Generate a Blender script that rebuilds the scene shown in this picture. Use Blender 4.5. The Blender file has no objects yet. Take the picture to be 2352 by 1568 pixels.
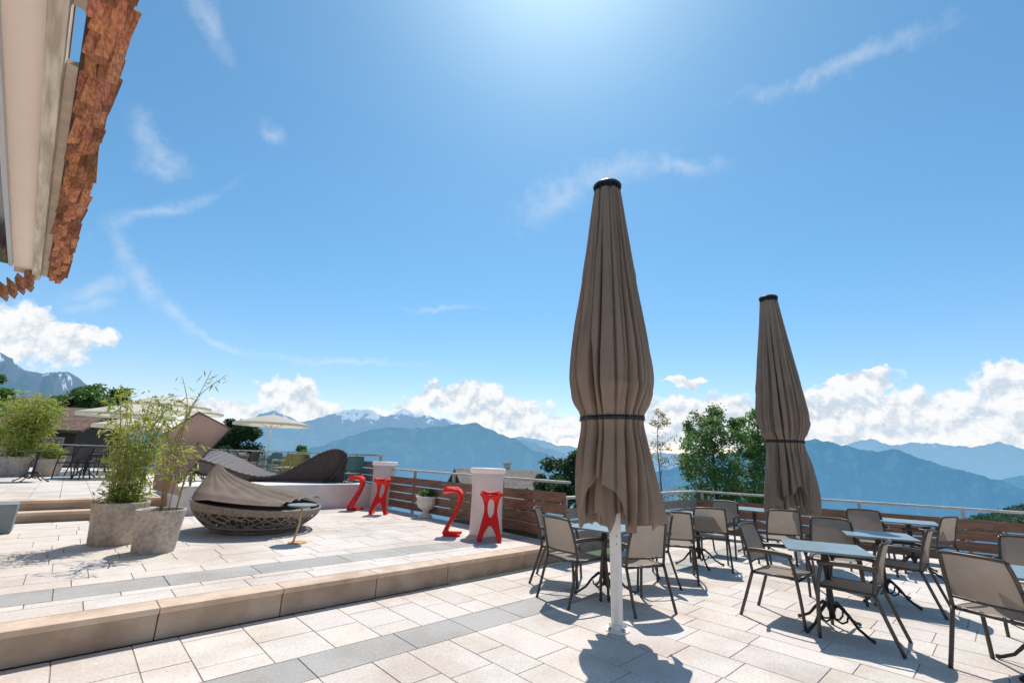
import bpy, math, random
from mathutils import Vector, Matrix, noise
R_=math.radians
random.seed(7)
C=bpy.context.scene.collection
# ---------------------------------------------------------------- camera frame
FH=Vector((0.682,0.7314,0)); RH=Vector((0.7314,-0.682,0)); UPV=Vector((0,0,1))
PITCH=R_(14.45); ROLL=R_(1.9); H=1.5; FP=1045.0
Fv=FH*math.cos(PITCH)+UPV*math.sin(PITCH)
U0=RH.cross(Fv)
Rv=RH*math.cos(ROLL)+U0*math.sin(ROLL)
Uv=U0*math.cos(ROLL)-RH*math.sin(ROLL)
CAM=Vector((0,0,H))
def ray(u,v): return Rv*(u-1176)+Uv*(784-v)+Fv*FP
def G(u,v,z=0.0):
    d=ray(u,v); t=(z-H)/d.z; p=CAM+d*t
    return Vector((p.x,p.y,z))
def W(u,v,dist):
    d=ray(u,v); t=dist/d.dot(FH); return CAM+d*t
def WG(u,dist,z):
    v=1050
    for _ in range(6):
        p=W(u,v,dist); v+= (p.z-z)*1079/dist
    return Vector((p.x,p.y,z))
cam=bpy.data.cameras.new('camera'); co=bpy.data.objects.new('camera',cam); C.objects.link(co)
M=Matrix((Rv,Uv,-Fv)).transposed().to_4x4(); M.translation=CAM; co.matrix_world=M
cam.sensor_width=36; cam.lens=36*FP/2352; cam.clip_end=60000; cam.clip_start=.05
bpy.context.scene.camera=co
sc=bpy.context.scene
sc.view_settings.view_transform='Standard'; sc.view_settings.look='None'; sc.view_settings.exposure=0
# ---------------------------------------------------------------- materials
def nt(m): return m.node_tree.nodes, m.node_tree.links
def mat(name,col,rough=.6,col2=None,scale=8,bump=0,metallic=0,spec=.4,trans=0,vcol=False,detail=4,stretch=(1,1,1),bscale=None,stain=0):
    m=bpy.data.materials.new(name); m.use_nodes=True; n,l=nt(m)
    b=n['Principled BSDF']; b.inputs['Roughness'].default_value=rough; b.inputs['Metallic'].default_value=metallic
    b.inputs['Specular IOR Level'].default_value=spec
    b.inputs['Base Color'].default_value=(*col,1)
    tc=n.new('ShaderNodeTexCoord'); mp=n.new('ShaderNodeMapping'); mp.inputs['Scale'].default_value=stretch
    l.new(tc.outputs['Object'],mp.inputs[0])
    nz=n.new('ShaderNodeTexNoise'); nz.inputs['Scale'].default_value=scale; nz.inputs['Detail'].default_value=detail
    l.new(mp.outputs[0],nz.inputs['Vector'])
    src=None
    if col2:
        cr=n.new('ShaderNodeValToRGB'); cr.color_ramp.elements[0].position=.35; cr.color_ramp.elements[1].position=.68
        cr.color_ramp.elements[0].color=(*col,1); cr.color_ramp.elements[1].color=(*col2,1)
        l.new(nz.outputs['Fac'],cr.inputs[0]); src=cr.outputs[0]
    if stain:
        ns=n.new('ShaderNodeTexNoise'); ns.inputs['Scale'].default_value=stain; ns.inputs['Detail'].default_value=5; ns.inputs['Roughness'].default_value=.65
        l.new(tc.outputs['Object'],ns.inputs['Vector'])
        c2=n.new('ShaderNodeValToRGB'); c2.color_ramp.elements[0].position=.36; c2.color_ramp.elements[1].position=.56
        c2.color_ramp.elements[0].color=(.82,.78,.74,1); c2.color_ramp.elements[1].color=(1,1,1,1); l.new(ns.outputs['Fac'],c2.inputs[0])
        mx=n.new('ShaderNodeMix'); mx.data_type='RGBA'; mx.blend_type='MULTIPLY'; mx.inputs['Factor'].default_value=1
        l.new(src,mx.inputs['A']); l.new(c2.outputs[0],mx.inputs['B']); src=mx.outputs['Result']
    if vcol:
        at=n.new('ShaderNodeAttribute'); at.attribute_name='tint'
        if src:
            mx=n.new('ShaderNodeMix'); mx.data_type='RGBA'; mx.blend_type='MULTIPLY'; mx.inputs['Factor'].default_value=1
            l.new(src,mx.inputs['A']); l.new(at.outputs['Color'],mx.inputs['B']); src=mx.outputs['Result']
        else: src=at.outputs['Color']
    if src: l.new(src,b.inputs['Base Color'])
    if bump:
        nb=n.new('ShaderNodeTexNoise'); nb.inputs['Scale'].default_value=bscale or scale*4; nb.inputs['Detail'].default_value=3
        l.new(mp.outputs[0],nb.inputs['Vector'])
        bp=n.new('ShaderNodeBump'); bp.inputs['Strength'].default_value=bump; bp.inputs['Distance'].default_value=.01
        l.new(nb.outputs['Fac'],bp.inputs['Height']); l.new(bp.outputs[0],b.inputs['Normal'])
    if trans:
        tr=n.new('ShaderNodeBsdfTranslucent'); ms=n.new('ShaderNodeMixShader'); ms.inputs[0].default_value=trans
        if src: l.new(src,tr.inputs[0])
        else: tr.inputs[0].default_value=(*col,1)
        l.new(b.outputs[0],ms.inputs[1]); l.new(tr.outputs[0],ms.inputs[2]); l.new(ms.outputs[0],n['Material Output'].inputs[0])
    return m
MT={}
MT['tile']=mat('pale_granite_tile',(.80,.80,.80),.75,(1,1,1),45,.2,vcol=True,detail=6,bscale=160,stain=1.1)
MT['joint']=mat('joint_sand',(.30,.26,.22),.9,(.42,.37,.32),20)
MT['step']=mat('sandstone_step',(.40,.30,.22),.8,(.52,.41,.32),3,.4,bscale=40,stain=2.5,vcol=True)
MT['white_wall']=mat('white_render',(.66,.62,.58),.8,(.76,.72,.68),3,.2)
MT['frame']=mat('bronze_frame',(.075,.062,.053),.4,(.092,.077,.066),6,metallic=.2)
MT['sling']=mat('taupe_sling',(.30,.245,.20),.75,(.34,.28,.23),8,.1,trans=.35,bscale=300)
MT['sling_dark']=mat('dark_sling',(.10,.09,.08),.7,(.14,.12,.11),60)
MT['teal']=mat('teal_paint',(.10,.22,.20),.5); MT['yellow']=mat('yellow_paint',(.34,.30,.12),.5)
MT['tabletop']=mat('blue_grey_top',(.17,.24,.28),.45,(.22,.30,.34),4,spec=.3)
MT['iron']=mat('black_iron',(.02,.02,.022),.45,(.03,.03,.03),10)
MT['canopy']=mat('taupe_canopy',(.305,.228,.175),.85,(.355,.27,.21),2.5,.10,trans=.18,bscale=70)
MT['hood']=mat('brown_hood_cloth',(.165,.12,.092),.85,(.21,.158,.122),5,.3,trans=.1,bscale=70)
MT['cream']=mat('cream_canopy',(.80,.74,.62),.8,(.84,.78,.66),3,trans=.5)
MT['alu']=mat('pale_aluminium',(.80,.77,.72),.4,(.86,.83,.78),8,metallic=.05)
MT['blackp']=mat('black_plastic',(.02,.02,.02),.4)
MT['wood_red']=mat('red_brown_board',(.19,.095,.058),.65,(.32,.18,.115),3,.4,stretch=(1,1,9),bscale=14,stain=1.5)
MT['wood_grey']=mat('weathered_board',(.20,.17,.14),.8,(.34,.29,.24),5,.4,stretch=(1,1,8))
MT['rail']=mat('grey_rail',(.42,.39,.36),.7,(.55,.52,.48),6,.2)
MT['post']=mat('galvanised_post',(.36,.36,.36),.45,(.44,.44,.44),8,metallic=.5)
MT['red']=mat('red_plastic',(.86,.016,.008),.35,spec=.5,trans=.15)
MT['white_pl']=mat('white_translucent_plastic',(.93,.87,.83),.4,(.95,.89,.85),3,trans=.45)
MT['concrete']=mat('rough_concrete_pot',(.42,.35,.29),.95,(.60,.52,.44),22,.8,bscale=50,stain=4)
MT['soil']=mat('soil',(.06,.04,.03),.95)
MT['urn']=mat('pale_stone_urn',(.64,.58,.51),.85,(.76,.70,.62),12,.4)
MT['bleaf']=mat('bamboo_leaf',(.24,.32,.05),.5,(.50,.49,.12),2.2,trans=.5)
MT['bstem']=mat('bamboo_stem',(.22,.19,.07),.5,(.34,.2,.1),6)
MT['leaf']=mat('green_leaf',(.08,.18,.04),.5,(.18,.30,.07),1.2,trans=.45)
MT['birch']=mat('birch_leaf',(.12,.22,.07),.5,(.24,.36,.13),.9,trans=.5)
MT['leafdk']=mat('dark_leaf',(.035,.08,.03),.6,(.07,.13,.05),.8,trans=.3)
MT['leaffar']=mat('far_leaf',(.05,.10,.06),.8,(.08,.15,.09),.08,trans=.3)
MT['dryleaf']=mat('yellow_leaf',(.42,.36,.20),.6,(.50,.42,.25),3,trans=.4)
MT['bark']=mat('bark',(.12,.09,.07),.9,(.22,.18,.15),9,.5)
MT['rope']=mat('brown_rope',(.20,.16,.13),.7,(.32,.27,.23),30,.3)
MT['ribbon']=mat('dark_woven_ribbon',(.050,.036,.032),.55,(.095,.07,.06),30,.4)
MT['ribbonlit']=mat('lit_woven_ribbon',(.12,.10,.09),.6,(.19,.165,.15),30,.4)  # dark ribbon in lighter tone: light on left end and underside painted in
MT['shade']=mat('brown_shade_cloth',(.30,.20,.165),.8,(.35,.235,.195),3,trans=.35)
MT['oak']=mat('oak_stem',(.50,.30,.12),.5,(.6,.38,.17),10)
MT['plaster']=mat('beige_soffit',(.94,.78,.67),.8,(.96,.81,.71),1.2,.05)
MT['conc2']=mat('streaked_beam',(.50,.42,.33),.9,(.84,.75,.63),2,.3,stretch=(.7,8,8))
MT['louver']=mat('pale_louver',(.60,.50,.40),.6,(.70,.60,.50),6)
MT['shingle']=mat('cedar_shake',(.36,.14,.075),.8,(.72,.36,.20),4,.9,vcol=True,stretch=(1.5,9,9),bscale=20)
MT['trim']=mat('grey_trim',(.55,.57,.60),.4)
MT['glass']=mat('dark_glass',(.03,.04,.05),.08,spec=.8)
MT['chaletwood']=mat('dark_chalet_wood',(.07,.04,.03),.8,(.14,.08,.055),4,.3,stretch=(1,1,6))
MT['rooftile']=mat('brown_roof_tile',(.13,.075,.055),.85,(.24,.145,.105),3,.8,bscale=6)
MT['roofgrey']=mat('grey_slate_roof',(.12,.10,.085),.85,(.22,.19,.16),3,.8,bscale=6)
MT['grass']=mat('hill_grass',(.05,.09,.03),.95,(.10,.14,.05),.05)
MT['bluebox']=mat('blue_grey_box',(.18,.22,.23),.6,(.22,.26,.27),5)
# ---------------------------------------------------------------- mesh helper
class MB:
    def __init__(s): s.v=[]; s.f=[]; s.c=[]
    def add(s,vs,fs,col=None):
        o=len(s.v); s.v+= [tuple(p) for p in vs]; s.f+=[tuple(i+o for i in f) for f in fs]
        s.c+= [col or (1,1,1)]*len(vs); return s
    def box(s,c,sz,rot=None,col=None):
        hx,hy,hz=[q/2 for q in sz]; c=Vector(c)
        vs=[Vector((x,y,z)) for x in(-hx,hx) for y in(-hy,hy) for z in(-hz,hz)]
        if rot is not None: vs=[rot@p for p in vs]
        return s.add([p+c for p in vs],[(0,1,3,2),(4,6,7,5),(0,4,5,1),(2,3,7,6),(0,2,6,4),(1,5,7,3)],col)
    def tube(s,pts,r,n=8,cap=True,flat=None):
        pts=[Vector(p) for p in pts]; m=len(pts); rs=r if isinstance(r,(list,tuple)) else [r]*m
        vs=[];ref=None
        for i,p in enumerate(pts):
            t=(pts[min(i+1,m-1)]-pts[max(i-1,0)]).normalized()
            if ref is None: ref=Vector((1,0,0)) if abs(t.x)<.8 else Vector((0,1,0))
            x=(ref-t*ref.dot(t)).normalized(); y=t.cross(x); ref=x
            for k in range(n):
                a=2*math.pi*(k+.5)/n; q=x*math.cos(a)*(flat or 1)+y*math.sin(a); vs.append(p+q*rs[i])
        fs=[(i*n+k,i*n+(k+1)%n,(i+1)*n+(k+1)%n,(i+1)*n+k) for i in range(m-1) for k in range(n)]
        if cap: fs+=[tuple(range(n))[::-1],tuple((m-1)*n+k for k in range(n))]
        return s.add(vs,fs)
    def lathe(s,prof,n=32,c=(0,0,0),cap=True,fn=None):
        c=Vector(c); vs=[]
        for (r,z) in prof:
            for k in range(n):
                a=2*math.pi*k/n; rr=r*(fn(a,z) if fn else 1); vs.append(c+Vector((rr*math.cos(a),rr*math.sin(a),z)))
        m=len(prof)
        fs=[(i*n+k,i*n+(k+1)%n,(i+1)*n+(k+1)%n,(i+1)*n+k) for i in range(m-1) for k in range(n)]
        if cap: fs+=[tuple(range(n))[::-1],tuple((m-1)*n+k for k in range(n))]
        return s.add(vs,fs)
    def grid(s,fn,nu,nv,mask=None):
        vs=[fn(i/nu,j/nv) for i in range(nu+1) for j in range(nv+1)]
        fs=[]
        for i in range(nu):
            for j in range(nv):
                if mask and not mask((i+.5)/nu,(j+.5)/nv): continue
                a=i*(nv+1)+j; fs.append((a,a+nv+1,a+nv+2,a+1))
        return s.add(vs,fs)
    def build(s,name,m,parent=None,smooth=False,solid=0,bevel=0):
        me=bpy.data.meshes.new(name); me.from_pydata(s.v,[],s.f); me.update()
        if any(c!=(1,1,1) for c in s.c) or m.name in('cedar_shake','pale_granite_tile','sandstone_step'):
            at=me.color_attributes.new('tint','FLOAT_COLOR','POINT')
            buf=[]
            for c in s.c: buf+=[c[0],c[1],c[2],c[3] if len(c)>3 else 1]
            at.data.foreach_set('color',buf)
        me.materials.append(m)
        if smooth: me.polygons.foreach_set('use_smooth',[True]*len(me.polygons))
        o=bpy.data.objects.new(name,me); C.objects.link(o)
        if parent: o.parent=parent
        if solid:
            q=o.modifiers.new('solid','SOLIDIFY'); q.thickness=solid; q.offset=0
        if bevel:
            q=o.modifiers.new('bevel','BEVEL'); q.width=bevel; q.segments=2; q.limit_method='ANGLE'
        return o
def tag(o,label=None,cat=None,group=None,kind=None):
    if label: o['label']=label
    if cat: o['category']=cat
    if group: o['group']=group
    if kind: o['kind']=kind
    return o
def thing(name,label,cat,loc=(0,0,0),rz=0,group=None):
    o=bpy.data.objects.new(name,None); C.objects.link(o); o.location=loc; o.rotation_euler=(0,0,rz); o.empty_display_size=.2
    return tag(o,label,cat,group)
def dup(root,loc,rz,label,group=None):
    r=root.copy(); C.objects.link(r); r.location=loc; r.rotation_euler=(0,0,rz)
    if label: r['label']=label
    if group: r['group']=group
    for ch in list(root.children):
        c=ch.copy(); C.objects.link(c); c.parent=r
        for g in ch.children:
            d=g.copy(); C.objects.link(d); d.parent=c
    return r
def smooth_path(pts,n=8):
    pts=[Vector(p) for p in pts]; out=[]
    P=[pts[0]*2-pts[1]]+pts+[pts[-1]*2-pts[-2]]
    for i in range(1,len(P)-2):
        for k in range(n):
            t=k/n; a,b,c,d=P[i-1],P[i],P[i+1],P[i+2]
            out.append(.5*((2*b)+(c-a)*t+(2*a-5*b+4*c-d)*t*t+(3*b-a-3*c+d)*t**3))
    out.append(pts[-1]); return out
def lerp(tab,x):
    if x<=tab[0][0]: return tab[0][1]
    for (a,b),(c,d) in zip(tab,tab[1:]):
        if x<=c:
            t=(x-a)/(c-a); return b+(d-b)*t
    return tab[-1][1]
def slerp(tab,x):
    if x<=tab[0][0]: return tab[0][1]
    for (a,b),(c,d) in zip(tab,tab[1:]):
        if x<=c:
            t=(x-a)/(c-a); t=t*t*(3-2*t); return b+(d-b)*t
    return tab[-1][1]
def crs(tab):
    pts=smooth_path([(a,b,0) for a,b in tab],8); return [(p.x,p.y) for p in pts]
# ---------------------------------------------------------------- key lines
Z1=.24; Z2=.56
L1=(G(1215,1310).y+G(350,1465).y)/2
F1=(G(890,1168,Z1).x+G(1215,1232,Z1).x)/2
L2=(G(40,1203,Z1).y+G(690,1170,Z1).y)/2
cornerx=G(1640,1130,.93).x
pc=Vector((cornerx,L1,0)); pr=G(2352,1176,.93); pr.z=0
# ---------------------------------------------------------------- paving
def tilecol(grey=False):
    if grey:
        g=random.uniform(.42,.49); return (g,g*.96,g*.91)
    g=random.uniform(.69,.79); w=random.uniform(.88,.92)
    return (g,g*w,g*w*random.uniform(.88,.93))
def zone(mb,x0,x1,y0,y1,z,along='y',grey=False,widths=(.3,.4,.45),lens=(.45,.6,.6,.75)):
    j=.0018
    p=x0 if along=='y' else y0; pe=x1 if along=='y' else y1
    q0=y0 if along=='y' else x0; q1=y1 if along=='y' else x1
    while p<pe-.01:
        w=min(random.choice(widths),pe-p)
        if pe-p-w<.12: w=pe-p
        q=q0; first=True
        while q<q1-.01:
            l_=random.choice(lens)*(random.uniform(.4,1) if first else 1); first=False
            l_=min(l_,q1-q)
            if q1-q-l_<.15: l_=q1-q
            a,b,c,d=(p,p+w,q,q+l_) if along=='y' else (q,q+l_,p,p+w)
            col=tilecol(grey); dz=random.uniform(-.0008,.0008); i=.003
            vs=[(a+j,c+j,z-.012),(b-j,c+j,z-.012),(b-j,d-j,z-.012),(a+j,d-j,z-.012),
                (a+j+i,c+j+i,z+dz),(b-j-i,c+j+i,z+dz),(b-j-i,d-j-i,z+dz),(a+j+i,d-j-i,z+dz)]
            mb.add(vs,[(4,5,6,7),(0,1,5,4),(1,2,6,5),(2,3,7,6),(3,0,4,7)],col)
            q+=l_
        p+=w
XR=max(pr.x,pc.x)+.9
bb1=(G(955,1440).y+G(1200,1378).y)/2; bb0=(G(1010,1477).y+G(700,1560).y)/2
if bb1-bb0<.2 or bb1-bb0>.5: bb0=bb1-.33
mb=MB()
zone(mb,-4,XR,bb1,L1,0); zone(mb,-4,XR,bb0,bb1,0,'x',True,(bb1-bb0,),(.6,.8)); zone(mb,-4,XR,-7,bb0,0)
tag(mb.build('lower_terrace_paving',MT['tile']),kind='structure')
mb=MB(); mb.box(((XR-4)/2,(L1-7)/2,-.157),(XR+4,L1+7,.30)); tag(mb.build('lower_terrace_slab',MT['joint']),kind='structure')
cb1=G(490,1308,Z1).y; cb0=G(490,1331,Z1).y
if cb1-cb0<.15 or cb1-cb0>.5: cb0=cb1-.33
mb=MB(); SD=.26
zone(mb,-5,F1,L1+SD,cb0,Z1,'x'); zone(mb,-5,F1,cb0,cb1,Z1,'x',True,(cb1-cb0,),(.8,1.0)); 
zone(mb,-5,F1,cb1,L2,Z1,'x')
tag(mb.build('middle_terrace_paving',MT['tile']),kind='structure')
mb=MB(); mb.box(((F1-5)/2,(L1+L2)/2+.15,Z1-.157),(F1+5,L2-L1-.3,.29)); tag(mb.build('middle_terrace_slab',MT['joint']),kind='structure')
mb=MB()
js=[-5,-3.6,-2.6]+[G(u,v,0).x for u,v in((350,1465),(640,1413),(857,1370),(1025,1340),(1215,1310))]+[F1+.05]
for a0,a1 in zip(js,js[1:]):
    if a1-a0<.2: continue
    g=random.uniform(.92,1.08)
    mb.box(((a0+a1)/2,L1+SD/2+.008,(Z1-.045)/2),(a1-a0-.008,SD-.022,Z1-.045),col=(g,g*.98,g*.96))
    mb.box(((a0+a1)/2,L1+SD/2-.003,Z1-.0215),(a1-a0-.005,SD-.002,.045),col=(g*1.4,g*1.4,g*1.4))  # sunlit top and shaded riser are put into the tints
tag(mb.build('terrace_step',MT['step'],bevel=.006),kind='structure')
plx0=F1-4.3
mb=MB()
for i,(y0,z) in enumerate(((L2,Z1+.16),(L2+.34,Z2))):
    a=-7.
    while a<plx0:
        a1=min(a+1.5,plx0); mb.box(((a+a1)/2,y0+.17,z-.025),(a1-a-.006,.334,.05),col=(1.4,1.4,1.4)); mb.box(((a+a1)/2,y0+.185,(z-.05)/2+.05),(a1-a-.008,.30,z-.05-.1)); a=a1  # treads tinted paler, sunlight on the top painted in
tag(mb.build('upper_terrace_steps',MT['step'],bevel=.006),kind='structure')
mb=MB(); YE=27
zone(mb,-12,plx0,L2+.68,YE,Z2,'y'); zone(mb,plx0,F1+.1,L2+1.9,YE,Z2,'y')
tag(mb.build('upper_terrace_paving',MT['tile']),kind='structure')
mb=MB(); mb.box(((F1+.1-12)/2,(L2+.68+YE)/2,Z2-.157),(F1+12.1,YE-L2-.68,.28)); tag(mb.build('upper_terrace_slab',MT['joint']),kind='structure')
mb=MB(); mb.box(((plx0+F1-.12)/2,L2+.95,(Z1+.78)/2),(F1-.12-plx0,1.9,.78-Z1)); 
o=mb.build('low_platform_wall',MT['white_wall'],bevel=.01); tag(o,'low white rendered platform under the dark wave lounger','platform')
# ---------------------------------------------------------------- fences
def fence(name,label,p0,p1,zb,mboard,nb=4,step=1.35,hgt=.92,last=True):
    p0=Vector((p0[0],p0[1],zb)); p1=Vector((p1[0],p1[1],zb)); d=p1-p0; L=d.length; ang=math.atan2(d.y,d.x)
    t=thing(name,label,'fence',p0,ang)
    bh=.155
    for k in range(nb):
        m=MB(); z=.07+k*(bh+.022)+bh/2; x=0
        while x<L-.05:
            x1=min(x+2.7,L); m.box(((x+x1)/2,0,z+random.uniform(-.004,.004)),(x1-x-.008,.028,bh)); x=x1
        m.build('board',mboard,t)
    n=max(2,int(L/step)+1)
    for i in range(n if last else n-1):
        x=.06+(L-.12)*i/(n-1); MB().box((x,.05,hgt/2-.13),(.05,.05,hgt+.22)).build('post',MT['post'],t)
    MB().box((L/2,.04,hgt+.0),(L+.06,.12,.04)).build('top_rail',MT['rail'],t,bevel=.006)
    return t
fence('board_fence','brown board fence with grey rail behind the red stools and white bar tables',(F1+.02,L2),(F1+.02,L1+.03),Z1,MT['wood_red'],last=False)
fence('board_fence','grey weathered board fence behind the table at the parasol pole',(F1+.05,L1+.06),(pc.x-.05,L1+.06),0,MT['wood_grey'])
pe=pc+(pr-pc)*2.0
fence('board_fence','brown board fence running along the right edge of the lower terrace',(pc.x,L1+.02),(pe.x,pe.y),0,MT['wood_red'])
fence('board_fence','weathered fence along the upper terrace behind the teal and yellow chairs',(F1+.02,YE),(F1+.02,L2+.1),Z2,MT['wood_grey'])
fence('board_fence','distant fence closing the far end of the upper terrace',(-12,YE),(F1-.1,YE),Z2,MT['wood_grey'],step=2)
# ---------------------------------------------------------------- chair
def make_chair(name,label,fm,sm,group=None):
    t=thing(name,label,'chair',group=group)
    for s in(-1,1):
        MB().tube(smooth_path([(s*.275,.25,0),(s*.275,.235,.25),(s*.272,.205,.5),(s*.27,.17,.635)],5),.016,6).build('leg',fm,t,True)
        MB().tube(smooth_path([(s*.255,-.35,0),(s*.25,-.28,.2),(s*.245,-.2,.44)],5),.016,6).build('leg',fm,t,True)
        MB().tube(smooth_path([(s*.27,.2,.637),(s*.278,.1,.655),(s*.275,-.08,.66),(s*.243,-.255,.645)],5),.022,6,flat=.55).build('armrest',fm,t,True)
    m=MB()
    for s in(-1,1): m.tube([(s*.243,.22,.44),(s*.243,-.21,.435)],.014,6)
    m.tube([(-.272,.225,.425),(.272,.225,.425)],.014,6); m.tube([(-.245,-.2,.43),(.245,-.2,.43)],.014,6); m.build('seat_frame',fm,t,True)
    def bk(z): return -.2-.0-(z-.44)*.17-(max(0,z-.6)**1.5)*.25
    m=MB()
    for s in(-1,1): m.tube(smooth_path([(s*.243,bk(.44),.44),(s*.24,bk(.6),.6),(s*.228,bk(.75),.75),(s*.212,bk(.865),.865)],4),.015,6)
    m.tube(smooth_path([(-.212,bk(.865),.865),(-.1,bk(.87)-.03,.875),(.1,bk(.87)-.03,.875),(.212,bk(.865),.865)],4),.014,6)
    m.tube(smooth_path([(-.24,bk(.52),.52),(0,bk(.52)-.03,.52),(.24,bk(.52),.52)],4),.009,5)
    m.build('back_frame',fm,t,True)
    MB().grid(lambda u,v:((u-.5)*.47,-.2+.425*v,.448-.018*math.sin(math.pi*u)*math.sin(math.pi*v)),8,8).build('seat',sm,t,True)
    def bf(u,v):
        z=.53+.335*v; w=.235-.022*max(0,(z-.6)/.27)
        return ((u-.5)*2*w,bk(z)-.033*math.sin(math.pi*u)+.004,z)
    MB().grid(bf,10,8).build('backrest',sm,t,True)
    return t
def facing(p,q):
    d=q-p; return math.atan2(d.y,d.x)-math.pi/2
tables={1:G(1388,1209,.74),2:G(1600,1181,.74),3:G(1892,1256,.74),4:G(2015,1227,.74),5:G(2085,1197,.74),6:G(2372,1316,.74),7:G(1732,1169,.74)}
for k in tables: tables[k].z=0
chair0=make_chair('terrace_chair','x',MT['frame'],MT['sling'],'taupe sling armchairs on the lower terrace')
CH=[(1236,1166,1,25,'leftmost taupe sling chair, partly hidden behind its neighbour at the table by the parasol pole'),
(1277,1188,1,5,'front left taupe sling chair at the table behind the tall parasol pole'),
(1492,1203,1,-5,'front right taupe sling chair just right of the tall parasol pole'),
(1523,1177,1,-18,'rear right taupe sling chair behind the chair right of the tall parasol pole'),
(1629,1167,2,-25,'taupe sling chair seen from behind in front of the grey fence corner'),
(1548,1176,2,20,'taupe sling chair at the left side of the far table near the fence corner'),
(1664,1151,2,0,'taupe sling chair behind the far table close to the fence corner'),
(1800,1172,7,0,'taupe sling chair partly hidden behind the pole of the smaller closed parasol'),
(1716,1204,3,0,'taupe sling chair in profile left of the middle table, facing right'),
(2030,1243,3,10,'taupe sling chair seen from behind at the near right corner of the middle table'),
(1906,1191,3,0,'taupe sling chair facing the camera behind the middle table'),
(2133,1215,4,10,'taupe sling chair seen from behind between the middle tables and the cropped right table'),
(1981,1171,4,0,'small taupe sling chair behind the second table, near the right fence'),
(2180,1187,5,0,'farthest right taupe sling chair right beside the brown fence'),
(2230,1276,6,10,'nearest big taupe sling chair at the bottom right, seen from behind'),
(2362,1236,6,0,'taupe sling chair cut off by the right picture edge beyond the cropped table')]
for i,(u,v,tb,off,lab) in enumerate(CH):
    p=G(u,v,.87); p.z=0; q=tables[tb]; rz=facing(p,q)+R_(off)
    f=Vector((-math.sin(rz),math.cos(rz),0)); c=p+f*.30
    if i==0:
        chair0.location=c; chair0.rotation_euler=(0,0,rz); chair0['label']=lab
    else: dup(chair0,c,rz,lab)
# ---------------------------------------------------------------- tables
def make_table(label,top,group):
    t=thing('bistro_table',label,'table',group=group)
    MB().box((0,0,.735),(.7,.7,.022)).build('tabletop',top,t,bevel=.008)
    m=MB(); m.lathe([(.028,.1),(.028,.16),(.045,.2),(.03,.26),(.024,.5),(.04,.62),(.03,.68),(.06,.722)],14); m.build('column',MT['iron'],t,True)
    MB().box((0,0,.717),(.42,.05,.012)).box((0,0,.716),(.05,.42,.010)).build('top_bracket',MT['iron'],t)
    for k in range(4):
        a=math.pi/4+k*math.pi/2; c,s=math.cos(a),math.sin(a)
        m=MB(); m.tube([(c*r,s*r,z) for r,z in((.0,.2),(.08,.23),(.16,.17),(.24,.08),(.33,.03),(.37,.018))],[.018,.018,.015,.013,.014,.018],6)
        m.tube([(c*r,s*r,z) for r,z in((.02,.1),(.09,.08),(.14,.11),(.15,.15))],.009,5)
        m.build('foot',MT['iron'],t,True)
    return t
tlab={1:'blue grey square bistro table behind the tall parasol pole',2:'far blue grey table near the grey fence corner',3:'middle blue grey table with black iron foot, nearest whole table on the right',4:'second blue grey table behind and right of the middle table',5:'small looking blue grey table close to the right fence',6:'blue grey table cut off by the right picture edge',7:'farthest blue grey table left of the smaller closed parasol'}
trot={1:8,2:0,3:22,4:18,5:10,6:15,7:4}
t0=None
for k,p in tables.items():
    if t0 is None: t0=make_table(tlab[k],MT['tabletop'],'blue grey bistro tables'); t0.location=p; t0.rotation_euler=(0,0,R_(trot[k]))
    else: dup(t0,p,R_(trot[k]),tlab[k])
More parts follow.
